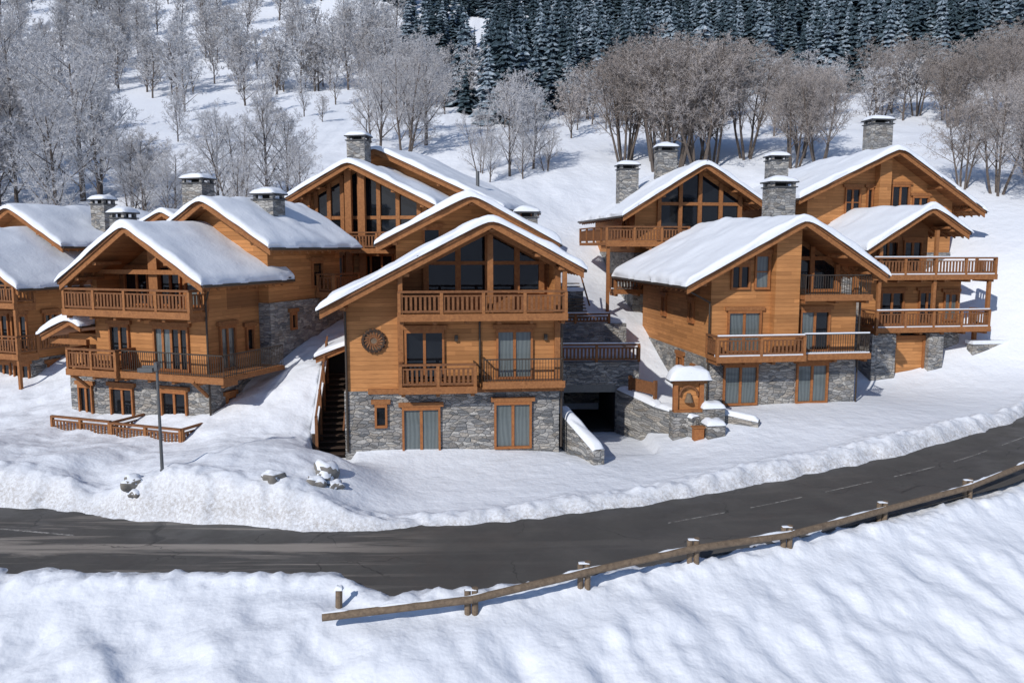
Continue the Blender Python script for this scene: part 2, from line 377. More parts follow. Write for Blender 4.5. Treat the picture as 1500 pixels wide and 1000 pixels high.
# ---------------------------------------------------------------- noise + terrain
_P=np.random.RandomState(11).rand(256,256)
def VN(x,y):
    x=np.asarray(x,float);y=np.asarray(y,float)
    xi=np.floor(x).astype(int);yi=np.floor(y).astype(int);fx=x-xi;fy=y-yi
    fx=fx*fx*(3-2*fx);fy=fy*fy*(3-2*fy)
    a=_P[xi%256,yi%256];b=_P[(xi+1)%256,yi%256];c=_P[xi%256,(yi+1)%256];d=_P[(xi+1)%256,(yi+1)%256]
    return (a*(1-fx)+b*fx)*(1-fy)+(c*(1-fx)+d*fx)*fy
def vn(x,y): return float(VN(x,y))
def FB(x,y,o=4):
    r=0;a=.5;f=1
    for i in range(o):
        ca,sa=math.cos(i*1.1+.5),math.sin(i*1.1+.5)
        r=r+a*(VN((x*ca-y*sa)*f+13.1*i,(x*sa+y*ca)*f+7.7*i)-.5)*2; a*=.5; f*=2.03
    return r
FAR=[(-90,44),(-60,37),(-40,32),(-26,29.2),(-18.5,27.9),(-13.3,26.4),(-9.3,26.0),(-5.1,25.1),(-1.1,25.6),(3.6,26.9),(9,29.1),(15.3,31.7),(23.9,36.5),(34,46),(45,60),(60,80)]
NEAR=[(-90,38),(-60,31.5),(-40,27),(-24,23.6),(-15.2,22.7),(-11,22.3),(-4.9,22.4),(-3.5,21.0),(-.9,21.1),(2,22.0),(5.1,23.1),(10,25.0),(18.2,28.6),(30,38),(45,54),(60,74)]
def sm_interp(x,pts):
    xs=[p[0] for p in pts];ys=[p[1] for p in pts]
    r=0
    for d,w in ((-.8,.2),(-.35,.2),(0,.2),(.35,.2),(.8,.2)): r=r+w*np.interp(np.asarray(x)+d,xs,ys)
    return r
def zroad(x): return sm_interp(x,[(-90,0),(-20,-.3),(-5,-.35),(-1,-.3),(4,-.18),(9,.0),(15,.35),(24,.85),(34,1.5),(60,4)])
CP=[(-30,14,-3),(-15,18,-1.2),(-8,18,-1.0),(-5,19,-.6),(-1,19.3,-.45),(2,20.5,-.4),(5.2,21.8,-.35),(8.2,23,-.25),(12,24.6,-.15),(15.7,26.4,.0),(22,29.5,.4),
(0,15,-2.0),(-10,13,-2.5),(10,17,-2.6),(18,20,-2.8),(25,24,-2.2),(0,5,-5),(-20,5,-5.5),(20,5,-7),(0,-30,-14),(-60,-30,-14),(60,-30,-16),(-60,0,-6),(60,0,-9),(-150,-30,-12),(150,-30,-20),
(-20,21,-.5),(-12,21,-.45),(-7,21,-.4),
(-5,27,-.2),(-5.0,30,.05),(-5,32,.05),(-7,32.5,.2),(-2,32,.0),(0,29,-.1),(3,31,.0),(2.2,33,.1),(5,28.5,.05),(8,31,.3),(10,32,.5),(15,36,1.1),(9.5,37,1.05),(13,38,1.15),(18,39,1.2),(20,44,1.3),(24,43.5,1.4),(24,38.5,1.05),(28,42,1.6),(12,33,.6),(18,35,1.0),
(28.5,44,2.2),(30,46,4.2),(31,50,8),(37,48,8.5),(34,44,4.5),(50,55,12),(40,70,16),
(20,56,6.5),(10,56,6),(12,50,4),(6,48,4),(4,56,7),(1,46,5),(0,52,7.5),
(3.8,35.5,-.25),(4.2,38,-.4),(4.2,40,-.5),(5.2,34,-.05),(6.5,33,.05),
(-8.9,33.6,1.3),(-9.2,36,3.0),(-9,39,3.8),(-10.5,36,2.7),(-12,34,1.5),(-14,33,.8),(-12,31,1.15),(-9,30.8,1.2),(-7.4,30.5,.9),(-16,32,.7),(-20,34,.7),(-18,31,.8),(-24,34,.7),(-26,40,.9),(-22,36.5,.8),(-32,40,.9),(-35,34,.5),
(-14.8,27.3,-.15),(-15,28.8,.2),(-12.6,27.8,1.0),(-11,27.5,1.05),(-9,27.5,1.05),(-7.5,27.8,1.0),(-6.4,28.4,.7),(-6.1,30,.6),(-17,28.9,.7),(-20,29.8,.85),(-24,31,.9),(-17.2,30.4,1.0),(-22,32.0,1.1),
(-10,44,5),(-18,46,4.5),(-25,50,5),(-35,52,5.5),(-8,55,8.5),(0,56,8.4),(-45,48,4.5),(-60,45,3.5),
(-60,62,10),(-30,65,12),(0,66,12.5),(25,64,13),(60,64,15),(-50,78,15),(0,78,16.5),(30,78,18.5),(70,80,21),(-60,110,24),(-10,110,26),(30,110,27),(80,110,32),
(-80,150,36),(-20,150,38),(40,150,42),(100,150,50),(-120,200,56),(0,200,62),(120,200,74),(-150,300,112),(0,300,120),(150,300,130),(-250,420,190),(0,420,200),(250,420,205),(-350,650,300),(0,650,310),(350,650,320),(-400,200,60),(400,200,70),(-400,0,0),(400,0,0),(-200,80,18),(200,80,26),
(-120,-120,-24),(0,-120,-26),(120,-120,-24),(-250,-300,50),(0,-300,50),(250,-300,50),(-300,-480,130),(0,-480,130),(300,-480,130)]  # unseen opposite mountainside, added to block low sky from the window glass
CP=np.array(CP,float)
def kern(r2): return np.sqrt(r2+1.0)
def fit():
    n=len(CP); d2=((CP[:,None,:2]-CP[None,:,:2])**2).sum(2)
    A=np.zeros((n+3,n+3)); A[:n,:n]=-kern(d2)-np.eye(n)*(-.02); A[:n,n]=1;A[:n,n+1:]=CP[:,:2]*.01;A[n,:n]=1;A[n+1:,:n]=CP[:,:2].T*.01
    b=np.zeros(n+3);b[:n]=CP[:,2]; return np.linalg.solve(A,b)
W=fit()
def sst(a,b,x):
    t=np.clip((x-a)/(b-a),0,1); return t*t*(3-2*t)
ROADD=[None]
def T(x,y):
    x=np.atleast_1d(np.asarray(x,float));y=np.atleast_1d(np.asarray(y,float)); n=len(CP)
    z=W[n]+W[n+1]*x*.01+W[n+2]*y*.01
    for i in range(n): z=z-W[i]*kern((x-CP[i,0])**2+(y-CP[i,1])**2)
    yf=sm_interp(x,FAR);yn=sm_interp(x,NEAR)
    fg=sst(1.0,3.6,yn-y)
    z=z+fg*(.38*FB(x*.42+y*.15,y*.33,3)+.27*FB(x*1.0+y*.3,y*.75+5,2)+.10*FB(x*2.6,y*2.1+5,2))
    left=sst(5.6,7.0,-x)*sst(0,1.,y-yf)
    far=sst(52,70,y)
    z=z+left*(.24*FB(x*.6,y*.6,3)+.07*FB(x*1.8,y*1.8,2))+.03*FB(x*1.1+3,y*1.1,2)
    z=z+far*(.6*FB(x*.11,y*.11,4)+.3*FB(x*.5,y*.5,2))+sst(120,260,y)*9*FB(x*.012,y*.012,3)
    rm=sst(0,.25,x-2.3)*sst(0,.25,6.6-x)*sst(33.5,35,y)*sst(0,.3,46.-y)
    z=z*(1-rm)+np.minimum(z,-.25-(.06*(y-35)))*rm
    # stair cutting beside the main chalet
    dx=x+7.1;dy=y-33.2; ca,sa=math.cos(math.radians(6)),math.sin(math.radians(6)); lx=dx*ca+dy*sa; ly=-dx*sa+dy*ca
    sc=sst(-1.42,-1.30,lx)*sst(.5,.2,lx)*sst(-1.6,-.6,ly)*sst(5.2,5.,ly)
    z=z*(1-sc)+np.minimum(z,-.05)*sc
    jag=.34*FB(x*1.0,y*1.0,4)
    d=np.maximum(y-yf,yn-y)*.92+jag
    ROADD[0]=d
    k=sst(-.25,.75,d)
    berm=np.exp(-((d-.9)/.5)**2)*.2*(1+FB(x*2.1,y*2.1,2))+np.exp(-((d-.9)/.6)**2)*.12*FB(x*4.5,y*4.5,2)
    zr=zroad(x)-.16
    return zr*(1-k)+(z+berm)*k
def grid_axis(lo,hi,a,b,st,gr):
    mid=list(np.arange(a,b+1e-6,st)); s=st;q=a;L=[]
    while q>lo: s*=gr; q-=s; L.append(q)
    s=st;q=b;R=[]
    while q<hi: s*=gr; q+=s; R.append(q)
    return np.array(L[::-1]+mid+R)
gx=grid_axis(-600,600,-22,27,.12,1.04); gy=grid_axis(-500,760,14,41,.11,1.03)
X,Y=np.meshgrid(gx,gy); Z=T(X.ravel(),Y.ravel())
grit=(np.clip(1-np.abs(ROADD[0]-.25)/.75,0,1)*.75).astype(np.float32)
nx,ny=len(gx),len(gy)
V=np.stack([X.ravel(),Y.ravel(),Z],1)
idx=np.arange(nx*ny).reshape(ny,nx)
F=np.stack([idx[:-1,:-1].ravel(),idx[:-1,1:].ravel(),idx[1:,1:].ravel(),idx[1:,:-1].ravel()],1)
me=bpy.data.meshes.new('snow_ground'); me.vertices.add(len(V)); me.vertices.foreach_set('co',V.ravel())
me.loops.add(F.size); me.loops.foreach_set('vertex_index',F.ravel().astype(np.int32))
me.polygons.add(len(F)); me.polygons.foreach_set('loop_start',np.arange(0,F.size,4,dtype=np.int32)); me.polygons.foreach_set('loop_total',np.full(len(F),4,dtype=np.int32))
me.polygons.foreach_set('use_smooth',np.ones(len(F),bool)); me.update(calc_edges=True); me.materials.append(SNOW)
at=me.attributes.new('road_grit','FLOAT','POINT'); at.data.foreach_set('value',grit)
SC.collection.objects.link(bpy.data.objects.new('snow_ground',me))
# road sheet
xs=np.arange(-88,58,.5); vs=[];fs=[]
yf=sm_interp(xs,FAR)+.7; yn=sm_interp(xs,NEAR)-.7; zr=zroad(xs)
for i,x in enumerate(xs):
    for j in range(5): vs.append((x,yn[i]+(yf[i]-yn[i])*j/4,zr[i]))
for i in range(len(xs)-1):
    for j in range(4): a=i*5+j; fs.append((a,a+5,a+6,a+1))
mesh_obj('asphalt_road',vs,fs,ROAD,smooth=True)
vs=[];fs=[]
def dash(x0,x1,off,w=.10):
    n=max(2,int((x1-x0)/.25)); b=len(vs)
    for i in range(n+1):
        x=x0+(x1-x0)*i/n; yc=float(sm_interp(x,FAR)*(1-off)+sm_interp(x,NEAR)*off); z=float(zroad(x))+.004
        vs.append((x,yc-w/2,z));vs.append((x,yc+w/2,z))
    for i in range(n): fs.append((b+2*i,b+2*i+2,b+2*i+3,b+2*i+1))
for x0 in (5.2,8.3,11.4,14.5,17.6,20.7,23.8,27): dash(x0,x0+2.1,.44,.07)
dash(-19,-14.2,.42,.12)
mesh_obj('road_markings',vs,fs,PAINT)

# ---------------------------------------------------------------- chalets
# --- main front chalet
b=G('timber_chalet',(-7.1,33.2,0),6)
b.roof(-.77,6.2,10.0,-1.15,6.3,6.45,10.1,8.05)
b.prism('stone_base',STONE,[(0,-1.5),(9.2,-1.5),(9.2,2.9),(0,2.9)],0,10)
b.prism('timber_walls',WOOD,[(.06,2.9),(9.14,2.9),(9.14,6.15),(.06,6.15)],.06,10)
b.prism('timber_walls',WOOD,b.gpoly(.06,2.3,6.15),.06,1.5)
b.prism('timber_walls',WOOD,b.gpoly(8.95,9.14,6.15),.06,1.5)
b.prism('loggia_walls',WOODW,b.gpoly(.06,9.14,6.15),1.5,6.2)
b.gable_glass(3.5,8.6,6.95,1.5,[3.5,4.9,6.2,7.5,8.6],None,.35)
b.box('gable_beams',BEAM,3.3,8.8,1.28,1.36,8.2,8.36)
for x in (2.4,9.1): b.box('corner_posts',BEAM,x-.12,x+.12,-.1,.055,2.85,b.und(x)-.02)
b.box('corner_posts',BEAM,6.08,6.32,-.2,.0,6.15,b.und(6.2)-.4)
b.prism('gable_truss',BEAM,[(2.5,b.und(2.5)-.05),(6.2,b.und(6.2)-.05),(9.0,b.und(9.0)-.05),(9.0,b.und(9)-.3),(6.2,b.und(6.2)-.34),(2.5,b.und(2.5)-.3)],-.2,-.02)
b.balcony(2.35,9.35,-1.05,.05,6.2,'wood','wood','wood')
for x in (2.45,9.25): b.box('balcony_posts',BEAM,x-.09,x+.09,-1.0,-.82,6.2,b.und(x)-.02)
b.balcony(2.35,5.55,-.85,.05,3.15,'wood','wood','metal',snow=False)
b.balcony(5.85,9.3,-.75,.05,3.3,'metal','metal','metal')
b.window('F',.0,2.45,4.0,.15,2.15,CURT); b.window('F',.0,6.4,7.95,.3,2.3,CURT)
b.window('F',.0,1.3,1.75,1.35,2.3,GLASS,1)
b.window('F',.06,2.6,4.2,3.2,5.45,GLASS,2); b.window('F',.06,6.5,8.0,3.35,5.45,CURT)
b.box('string_beam',BEAM,1.0,9.4,-.09,.055,2.78,3.0)
b.tube('downpipe',METAL,(.12,-.05,.3),(.12,-.05,6.3),.05); b.tube('downpipe',METAL,(5.75,-.03,6.0),(5.75,-.03,3.2),.045); b.tube('downpipe',METAL,(9.3,-.03,7.3),(9.3,-.03,.3),.05)
for x,z in ((4.75,5.0),(8.6,5.0)): b.box('wall_lamps',METAL,x-.07,x+.07,-.08,.055,z,z+.25)
cx,cz=1.28,5.05
for r,rr in ((.44,.085),(.17,.05)):
    n=28
    for i in range(n):
        a0=2*math.pi*i/n;a1=2*math.pi*(i+1)/n
        b.tube('carved_emblem_ring' if r>.3 else 'carved_emblem',DSTAIR if r>.3 else RAILW,(cx+r*math.cos(a0),-.02,cz+r*math.sin(a0)),(cx+r*math.cos(a1),-.02,cz+r*math.sin(a1)),rr,6)
for i in range(16):
    a=2*math.pi*i/16+.1; b.tube('carved_emblem',RAILW,(cx+.2*math.cos(a),-.02,cz+.2*math.sin(a)),(cx+.52*math.cos(a+.35),-.07,cz+.52*math.sin(a+.35)),.05,5,.03)
b.tube('emblem_disc',OLDW,(cx,.05,cz),(cx,-.03,cz),.42,20)
for i in range(15):
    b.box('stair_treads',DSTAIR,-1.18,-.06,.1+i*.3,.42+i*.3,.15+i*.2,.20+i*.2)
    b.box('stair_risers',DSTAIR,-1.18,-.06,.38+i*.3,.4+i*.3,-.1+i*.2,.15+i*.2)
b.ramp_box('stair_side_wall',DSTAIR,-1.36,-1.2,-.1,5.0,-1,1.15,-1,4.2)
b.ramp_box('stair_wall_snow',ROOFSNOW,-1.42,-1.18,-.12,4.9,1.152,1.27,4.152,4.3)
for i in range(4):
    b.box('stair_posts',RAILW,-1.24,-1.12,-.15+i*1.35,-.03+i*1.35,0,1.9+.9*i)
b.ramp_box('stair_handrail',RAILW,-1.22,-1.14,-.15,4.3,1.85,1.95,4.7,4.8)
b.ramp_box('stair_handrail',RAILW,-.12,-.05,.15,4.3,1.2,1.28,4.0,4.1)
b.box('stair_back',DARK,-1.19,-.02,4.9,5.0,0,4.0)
b.chimney(.75,42.5,10.9,9.0,1.1,.9)
b.done()
c=G('stair_canopy',(-8.2,36.6,0),6)
c.roof(-.85,.75,1.0,-.2,2.6,3.95,4.6,4.4,.2,.12,False)
for x in (-.6,.85): c.box('canopy_posts',BEAM,x-.07,x+.07,1.9,2.04,.8,3.95)
c.done()
b=G('timber_chalet',(-7.1,33.2,0),6)
b.roof(1.1,5.75,10.1,5.6,14.5,9.1,11.5,9.1)
b.prism('timber_walls',WOOD,b.gpoly(2.0,9.3,2.0),6.9,14)
b.window('F',6.9,3.4,4.2,9.1,9.9,GLASS,1)
b.done()
# --- left chalet
b=G('timber_chalet',(-20.8,37.5,0),-20)
b.roof(.73,4.7,8.75,-1.1,5.2,7.4,9.95,7.4)
b.prism('stone_base',STONE,[(1.3,-1.5),(7.9,-1.5),(7.9,3.0),(1.3,3.0)],0,7)
b.prism('timber_walls',WOOD,[(1.36,3.0),(7.84,3.0),(7.84,6.15),(1.36,6.15)],.06,7)
b.prism('loggia_walls',WOODW,b.gpoly(1.36,7.84,6.15),1.4,7)
b.prism('timber_walls',WOOD,b.gpoly(7.6,7.84,6.15),.06,1.4)
b.prism('timber_walls',WOOD,b.gpoly(1.36,1.6,6.15),.06,1.4)
for x in (4.7,): b.box('corner_posts',BEAM,x-.25,x+.25,.3,.5,6.15,b.und(x)-.03)
b.box('gable_beams',BEAM,1.4,7.8,.1,.3,7.75,7.95)
b.window('F',1.4,2.0,3.4,6.25,7.9,GLASS); b.window('F',1.4,5.6,7.0,6.25,7.9,CURT)
b.window('F',1.4,4.1,5.3,6.25,8.1,GLASS)
b.balcony(.75,7.95,-1.1,.05,6.15,'wood','wood','wood')
b.balcony(.75,3.7,-1.1,.05,3.4,'wood','wood','wood')
b.balcony(3.75,9.4,-.9,.05,3.4,'metal',None,'metal')
b.box('balcony_decks',BEAM,7.93,9.4,.052,3.4,3.2,3.4); b.rail((9.34,0),(9.34,3.35),3.4,'metal')
b.window('F',.06,2.3,3.4,3.45,5.4,GLASS); b.window('F',.06,4.9,6.8,3.45,5.4,CURT,4,half=True)
b.window('F',0,2.2,3.5,.6,2.5,GLASS); b.window('F',0,5.2,6.6,.5,2.5,GLASS)
b.window('R',7.84,.8,1.8,3.45,5.4,CURT,2); b.window('R',7.84,2.6,3.1,4.1,5.2,GLASS,1)
b.window('R',7.9,1.0,1.5,1.2,2.2,GLASS,1); b.window('R',7.9,2.8,3.8,1.0,2.2,GLASS)
b.rail((.6,-1.9),(4.0,-1.9),.55,'wood',.85); b.rail((4.1,-1.9),(7.9,-1.9),.45,'wood',.9); b.rail((4.05,-1.85),(4.05,0),.5,'wood',.85);b.rail((7.95,-1.85),(7.95,0),.5,'wood',.85)
b.box('terrace_plinth',STONE,.6,7.95,-1.95,-.01,-.6,.44)
for x in (.9,7.85): b.tube('balcony_props',BEAM,(x,-.1,2.4),(x,-1.0,3.2),.08,6)
b.tube('downpipe',METAL,(8.6,-.6,7.2),(7.95,-.1,6.6),.045); b.tube('downpipe',METAL,(7.95,-.1,6.6),(7.95,-.1,.5),.045)
b.chimney(-21.0,43.5,10.9,8.5,1,.9)
b.done()
c=G('entrance_canopy',(-20.8,37.5,0),-20)
c.roof(-1.2,.6,1.25,-.6,3.5,4.9,5.7,5.4,.3,.15,False); c.prism('canopy_walls',STONE,[(-.6,-1),(1.2,-1),(1.2,3.0),(-.6,3.0)],.2,3.5); c.prism('canopy_timber',WOOD,[(-.55,3.0),(1.2,3.0),(1.2,4.9),(-.55,4.9)],.25,3.5); c.box('canopy_beam',BEAM,-1,1.25,-.4,-.2,4.45,4.7); c.window('F',.2,.0,.8,.9,2.4,GLASS); c.done()
b=G('timber_chalet',(-20.8,37.5,0),-20)
b.roof(1.8,5.5,9.3,2.8,10.6,8.95,11.25,8.95)
b.prism('timber_walls',WOOD,b.gpoly(2.5,8.4,6.3),3.7,10)
b.prism('stone_base',STONE,[(2.5,-1),(8.5,-1),(8.5,6.3),(2.5,6.3)],3.64,10.1)
b.window('R',8.4,7.3,8.2,6.9,8.2,GLASS,1); b.window('R',8.5,5.2,5.6,4.9,5.7,GLASS,1); b.window('R',8.5,5.4,6.0,2.2,3.1,GLASS,1)
b.balcony(8.5,9.6,7.6,10.1,6.6,None,None,None); b.rail((9.55,7.65),(9.55,10.0),6.6,'wood'); b.rail((8.55,7.65),(9.5,7.65),6.6,'wood')
b.chimney(-12.4,41.2,11.75,9.3,1.2,1.0)
b.done()
# --- far left chalets
b=G('timber_chalet',(-34.3,45.9,0),-20)
b.roof(-.9,4.6,9.4,-1,6.5,6.5,9.9,6.8)
b.prism('stone_base',STONE,[(0,-1),(8.6,-1),(8.6,2.9),(0,2.9)],0,8)
b.prism('timber_walls',WOOD,b.gpoly(.06,8.54,2.9),.06,8)
b.balcony(0,9.2,-1.2,.05,3.3,'wood','wood','wood');b.balcony(0,9.2,-1.2,.05,6.0,'wood','wood','wood')
b.rail((9.1,.1),(9.1,2.5),3.3,'wood')
for x in (1,3.4,6,7.4): b.window('F',.06,x,x+1.1,3.4,5.3,GLASS); b.window('F',0,x,x+1.1,.9,2.6,GLASS)
b.window('F',.06,6.4,7.8,6.2,7.6,GLASS); b.window('R',8.54,1,1.8,3.5,5.3,GLASS); b.window('R',8.6,1,1.8,1.2,2.5,GLASS)
for x in (.1,9.1): b.box('balcony_posts',BEAM,x-.08,x+.08,-1.15,-1.0,.5,b.und(min(x,8.5))-.3)
b.done()
b=G('timber_chalet',(-33.3,50.0,0),-20)
b.roof(-.3,4.2,8.3,-1,9.5,8.9,11.35,9.0)
b.prism('timber_walls',WOOD,b.gpoly(.6,7.4,3.0),0,9)
b.window('F',0,5.4,6.4,7.4,8.6,GLASS); b.window('R',7.4,2,3,7.2,8.4,GLASS)
b.chimney(-25.6,50.5,12.0,9,1.1,.9)
b.done()
b=G('timber_chalet',(-24.5,52,0),-20)
b.roof(-.9,3.4,7.6,-1,8,9.0,11.2,9.0)
b.prism('timber_walls',WOOD,b.gpoly(0,6.8,3.0),0,8)
b.window('R',6.8,2,3,7.2,8.4,GLASS)
b.chimney(-19.2,49.5,13.2,9,1.5,1.1)
b.done()
# --- rear centre chalets
b=G('timber_chalet',(-12.3,48.9,0),-12)
b.roof(-.9,3.1,8.4,-1.1,8,11.8,13.9,11.3)
b.prism('stone_base',STONE,[(0,3),(7.5,3),(7.5,6.0),(0,6.0)],0,8)
b.prism('timber_walls',WOOD,b.gpoly(.05,7.45,6.0),.06,8)
b.gable_glass(.5,7.0,9.0,.06,[.5,1.35,2.2,3.3,4.5,5.7,7.0],10.6,.35)
for x in (0.1,2.75,3.6): b.box('corner_posts',BEAM,x-.2,x+.2,-.55,-.3,6,b.und(x)-.03)
b.window('F',.06,.8,2.1,6.4,8.4,CURT); b.window('F',.06,3.2,5.3,6.3,8.5,GLASS,3);
b.balcony(2.9,6.5,-1.05,.05,8.85,'wood','wood','wood')
b.chimney(-9.7,51.5,16.0,12.5,1.2,1.0)
b.tube('weathervane',METAL,(2.6,3.0,15.6),(2.6,3.0,16.9),.03,6)
b.done()
b=G('timber_chalet',(-10.1,54.5,0),-20)
b.roof(-.9,1.6,10.6,-1.0,6,14.2,15.35,11.3)
b.prism('timber_walls',WOOD,b.gpoly(0,9.7,5.0),0,6)
b.tube('flue_pipe',GALV,(7.8,1.5,11),(7.8,1.5,13.9),.12,10)
b.done()
# --- right front chalet
b=G('timber_chalet',(9.6,38.5,0),8)
b.roof(-1.6,4.2,8.45,-1.05,11.8,7.15,10.3,7.6,.32)
b.prism('stone_base',STONE,[(0,-1),(7.7,-1),(7.7,3.55),(0,3.55)],0,11)
b.prism('timber_walls',WOOD,[(.06,3.55),(7.64,3.55),(7.64,6.6),(.06,6.6)],.06,11)
b.prism('timber_walls',WOOD,b.gpoly(.06,4.4,6.6),.06,1.5)
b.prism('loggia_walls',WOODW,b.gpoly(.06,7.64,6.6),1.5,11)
b.prism('bay_wall',WOOD,b.gpoly(3.1,4.35,3.9),-.45,.05)
b.gable_glass(4.7,7.3,6.7,1.5,[4.7,5.9,7.3],8.3,.3)
b.box('corner_posts',BEAM,7.45,7.7,-.02,.2,6.6,b.und(7.5)-.02)
b.window('F',.06,1.05,1.95,6.95,8.1,GLASS,2); b.window('F',.06,2.25,2.95,6.95,8.6,CURT,1,1)
b.window('F',.06,.95,2.6,3.85,5.85,CURT); b.window('F',.06,4.7,6.2,3.85,5.85,CURT,half=True)
b.window('F',0,.8,2.5,1.25,3.2,CURT); b.window('F',0,4.6,6.2,1.25,3.2,CURT)
b.balcony(-.15,4.3,-1.35,.05,3.8,'wood','wood','wood',snow=True)
b.balcony(4.4,7.85,-1.0,.05,3.8,'metal',None,'metal',snow=True)
b.balcony(4.4,7.85,-.9,.05,6.65,'metal','metal','metal')
b.window('L',.06,2.2,2.9,5.1,6.2,GLASS,2); b.window('L',0,3.4,4.3,2.2,3.2,GLASS,2); b.window('L',.06,6.5,7.2,5.1,6.2,GLASS,2); b.window('L',0,1.5,2.0,1.8,2.8,GLASS,1)
b.tube('downpipe',METAL,(-1.5,-.6,7.0),(-.05,-.1,6.3),.045);b.tube('downpipe',METAL,(-.06,-.08,6.3),(-.06,-.08,1.2),.045);b.tube('downpipe',METAL,(7.78,-.05,7.2),(7.78,-.05,1.2),.045)
b.chimney(14.7,44.5,12.6,9.2,1.4,1.1)
b.done()
# --- rear right chalets
b=G('timber_chalet',(7.8,51.3,0),8)
b.roof(-1.1,4.2,8.3,-1.2,11,10.9,14.2,11.6)
b.prism('stone_base',STONE,[(0,2),(7.3,2),(7.3,8.6),(0,8.6)],0,10.5)
b.prism('timber_walls',WOOD,b.gpoly(.05,7.25,8.6),.06,10.5)
b.gable_glass(1.6,7.0,9.4,.06,[1.6,3.0,4.3,5.7,7.0],11.6,.35)
b.balcony(-2.2,3.2,-1.4,.05,9.25,'wood','wood','wood'); b.box('balcony_decks',BEAM,-2.2,-.01,.052,6,9.05,9.25); b.rail((-2.14,.05),(-2.14,6),9.25,'wood')
b.balcony(-1.6,1.6,-1.4,.05,6.3,'wood','wood','wood'); b.window('F',0,.4,1.5,6.4,8.2,GLASS)
b.window('L',.05,1.5,2.6,9.3,11,GLASS)
b.box('balcony_posts',BEAM,-2.1,-1.92,-1.3,-1.12,3,9.1); b.box('balcony_posts',BEAM,.6,.78,-1.3,-1.12,3,9.1)
b.chimney(7.9,55.5,14.6,11,1.3,1.0); b.chimney(10.5,55.5,15.8,12.5,1.3,1.0)
b.done()
b=G('timber_chalet',(18.8,51.4,0),8)
b.roof(-1.2,5.35,11.5,-1.2,10,11.95,15.1,11.2)
b.prism('stone_base',STONE,[(0,1),(10.2,1),(10.2,8.6),(0,8.6)],0,10)
b.prism('timber_walls',WOOD,b.gpoly(.05,10.15,8.6),.06,10)
b.prism('bay_wall',WOOD,b.gpoly(4.6,5.4,8.7),-.5,.05)
b.window('F',.06,2.6,3.6,10.9,12.7,GLASS,2,1); b.window('F',.06,4.1,4.45,10.9,12.7,GLASS,1)
b.window('F',.06,5.8,7.0,11.2,12.9,GLASS); b.window('F',.06,7.3,8.4,10.6,12.2,GLASS)
b.box('gable_beams',BEAM,.2,10,-.1,.055,10.3,10.5)
b.chimney(17.8,54.6,15.1,11,1.2,1.0); b.chimney(24.9,55.5,17.6,14,1.5,1.1)
b.done()
b=G('timber_chalet',(20.15,45.4,0),8)
b.roof(-.9,2.9,5.2,-1.3,8,8.8,11.2,9.75)
b.prism('stone_base',STONE,[(-.0,0),(6.3,0),(6.3,4.2),(-.0,4.2)],.35,8)
b.box('stone_piers',STONE,0,1.45,-.9,.345,0,4.1); b.box('stone_piers',STONE,3.5,4.4,-.9,.345,0,4.1)
b.prism('timber_walls',WOOD,[(.06,4.2),(6.24,4.2),(6.24,7.2),(.06,7.2)],.4,8)
b.prism('loggia_walls',WOODW,b.gpoly(.06,4.3,7.2),.9,8)
b.prism('stone_tower',STONE,[(-1.2,0),(-.005,0),(-.005,7.2),(-1.2,7.2)],.6,6)
b.box('garage_door',WOOD,1.5,3.45,-.5,-.4,1.0,3.7); b.box('window_frames',FRAME,1.46,3.49,-.6,-.39,3.7,3.95)
for x in (1.46,3.36): b.box('window_frames',FRAME,x,x+.13,-.6,-.51,1.2,3.7)
b.window('F',.4,1.2,2.6,4.5,6.4,GLASS); b.window('F',.4,3.6,4.6,4.5,6.4,GLASS); b.window('F',.4,5.2,6.0,4.7,6.3,CURT)
b.window('F',.9,1.2,2.4,7.5,9.3,GLASS,2); b.window('F',.9,2.8,3.9,7.5,9.3,GLASS)
b.balcony(0,7.0,-1.2,.395,4.45,'wood','wood','wood',snow=True); b.balcony(-.3,7.2,-1.2,.395,7.4,'wood','wood','wood',snow=True)
for x,zz in ((.15,8.9),(3.5,9.9),(6.9,7.3)): b.box('balcony_posts',BEAM,x-.09,x+.09,-1.1,-.92,4.4,zz)
b.box('balcony_posts',BEAM,6.8,7.0,-.2,0,1,4.2)
b.done()
w=G('stone_retaining_wall',(26.6,45.6,0),8); w.box('wall',STONE,0,3.2,0,.5,0,3.4); w.box('coping_snow',ROOFSNOW,-.05,3.25,-.05,.6,3.4,3.6); w.done()

# --- underground garage and terraces
g=G('garage_entrance',(2.35,40.3,0),3)
g.box('pier',STONE,-.2,.3,0,6,-1.2,3.1); g.box('side_wall',STONE,3.0,4.2,0,6,-1.2,3.1)
g.box('interior_lining',DARK,.303,.33,.15,5.5,-1.,1.54); g.box('interior_lining',DARK,2.97,2.997,.15,5.5,-1.,1.54)  # near-black sheets paint the tunnel's shade onto its side walls
g.box('lintel',CONC,.3,3.0,.02,5.9,1.55,1.95); g.box('parapet',STONE,.3,3.0,0,6,1.95,3.1)
g.box('interior_back',DARK,.3,3.0,5.5,5.8,-1.2,1.55); g.box('interior_floor',DARK,.3,3.0,.2,5.5,-.9,-.42)  # back and floor coloured black to paint in the garage's shade
g.box('terrace_snow',ROOFSNOW,-.2,4.2,.5,6,3.103,3.35)
g.rail((-.2,.12),(4.2,.12),3.1,'wood',.95,True)
g.done()
g=G('stone_terrace',(2.0,45.2,0),5)
g.box('wall',STONE,-.3,4.6,0,4,0,4.6); g.box('terrace_snow',ROOFSNOW,-.3,4.6,.3,4,4.603,4.8); g.rail((-.3,.1),(3.6,.1),4.6,'wood',.6,True)
g.box('upper_wall',STONE,-.3,2.6,3.0,5.5,4,6.3); g.box('upper_snow',ROOFSNOW,-.35,2.65,2.95,5.5,6.303,6.5)
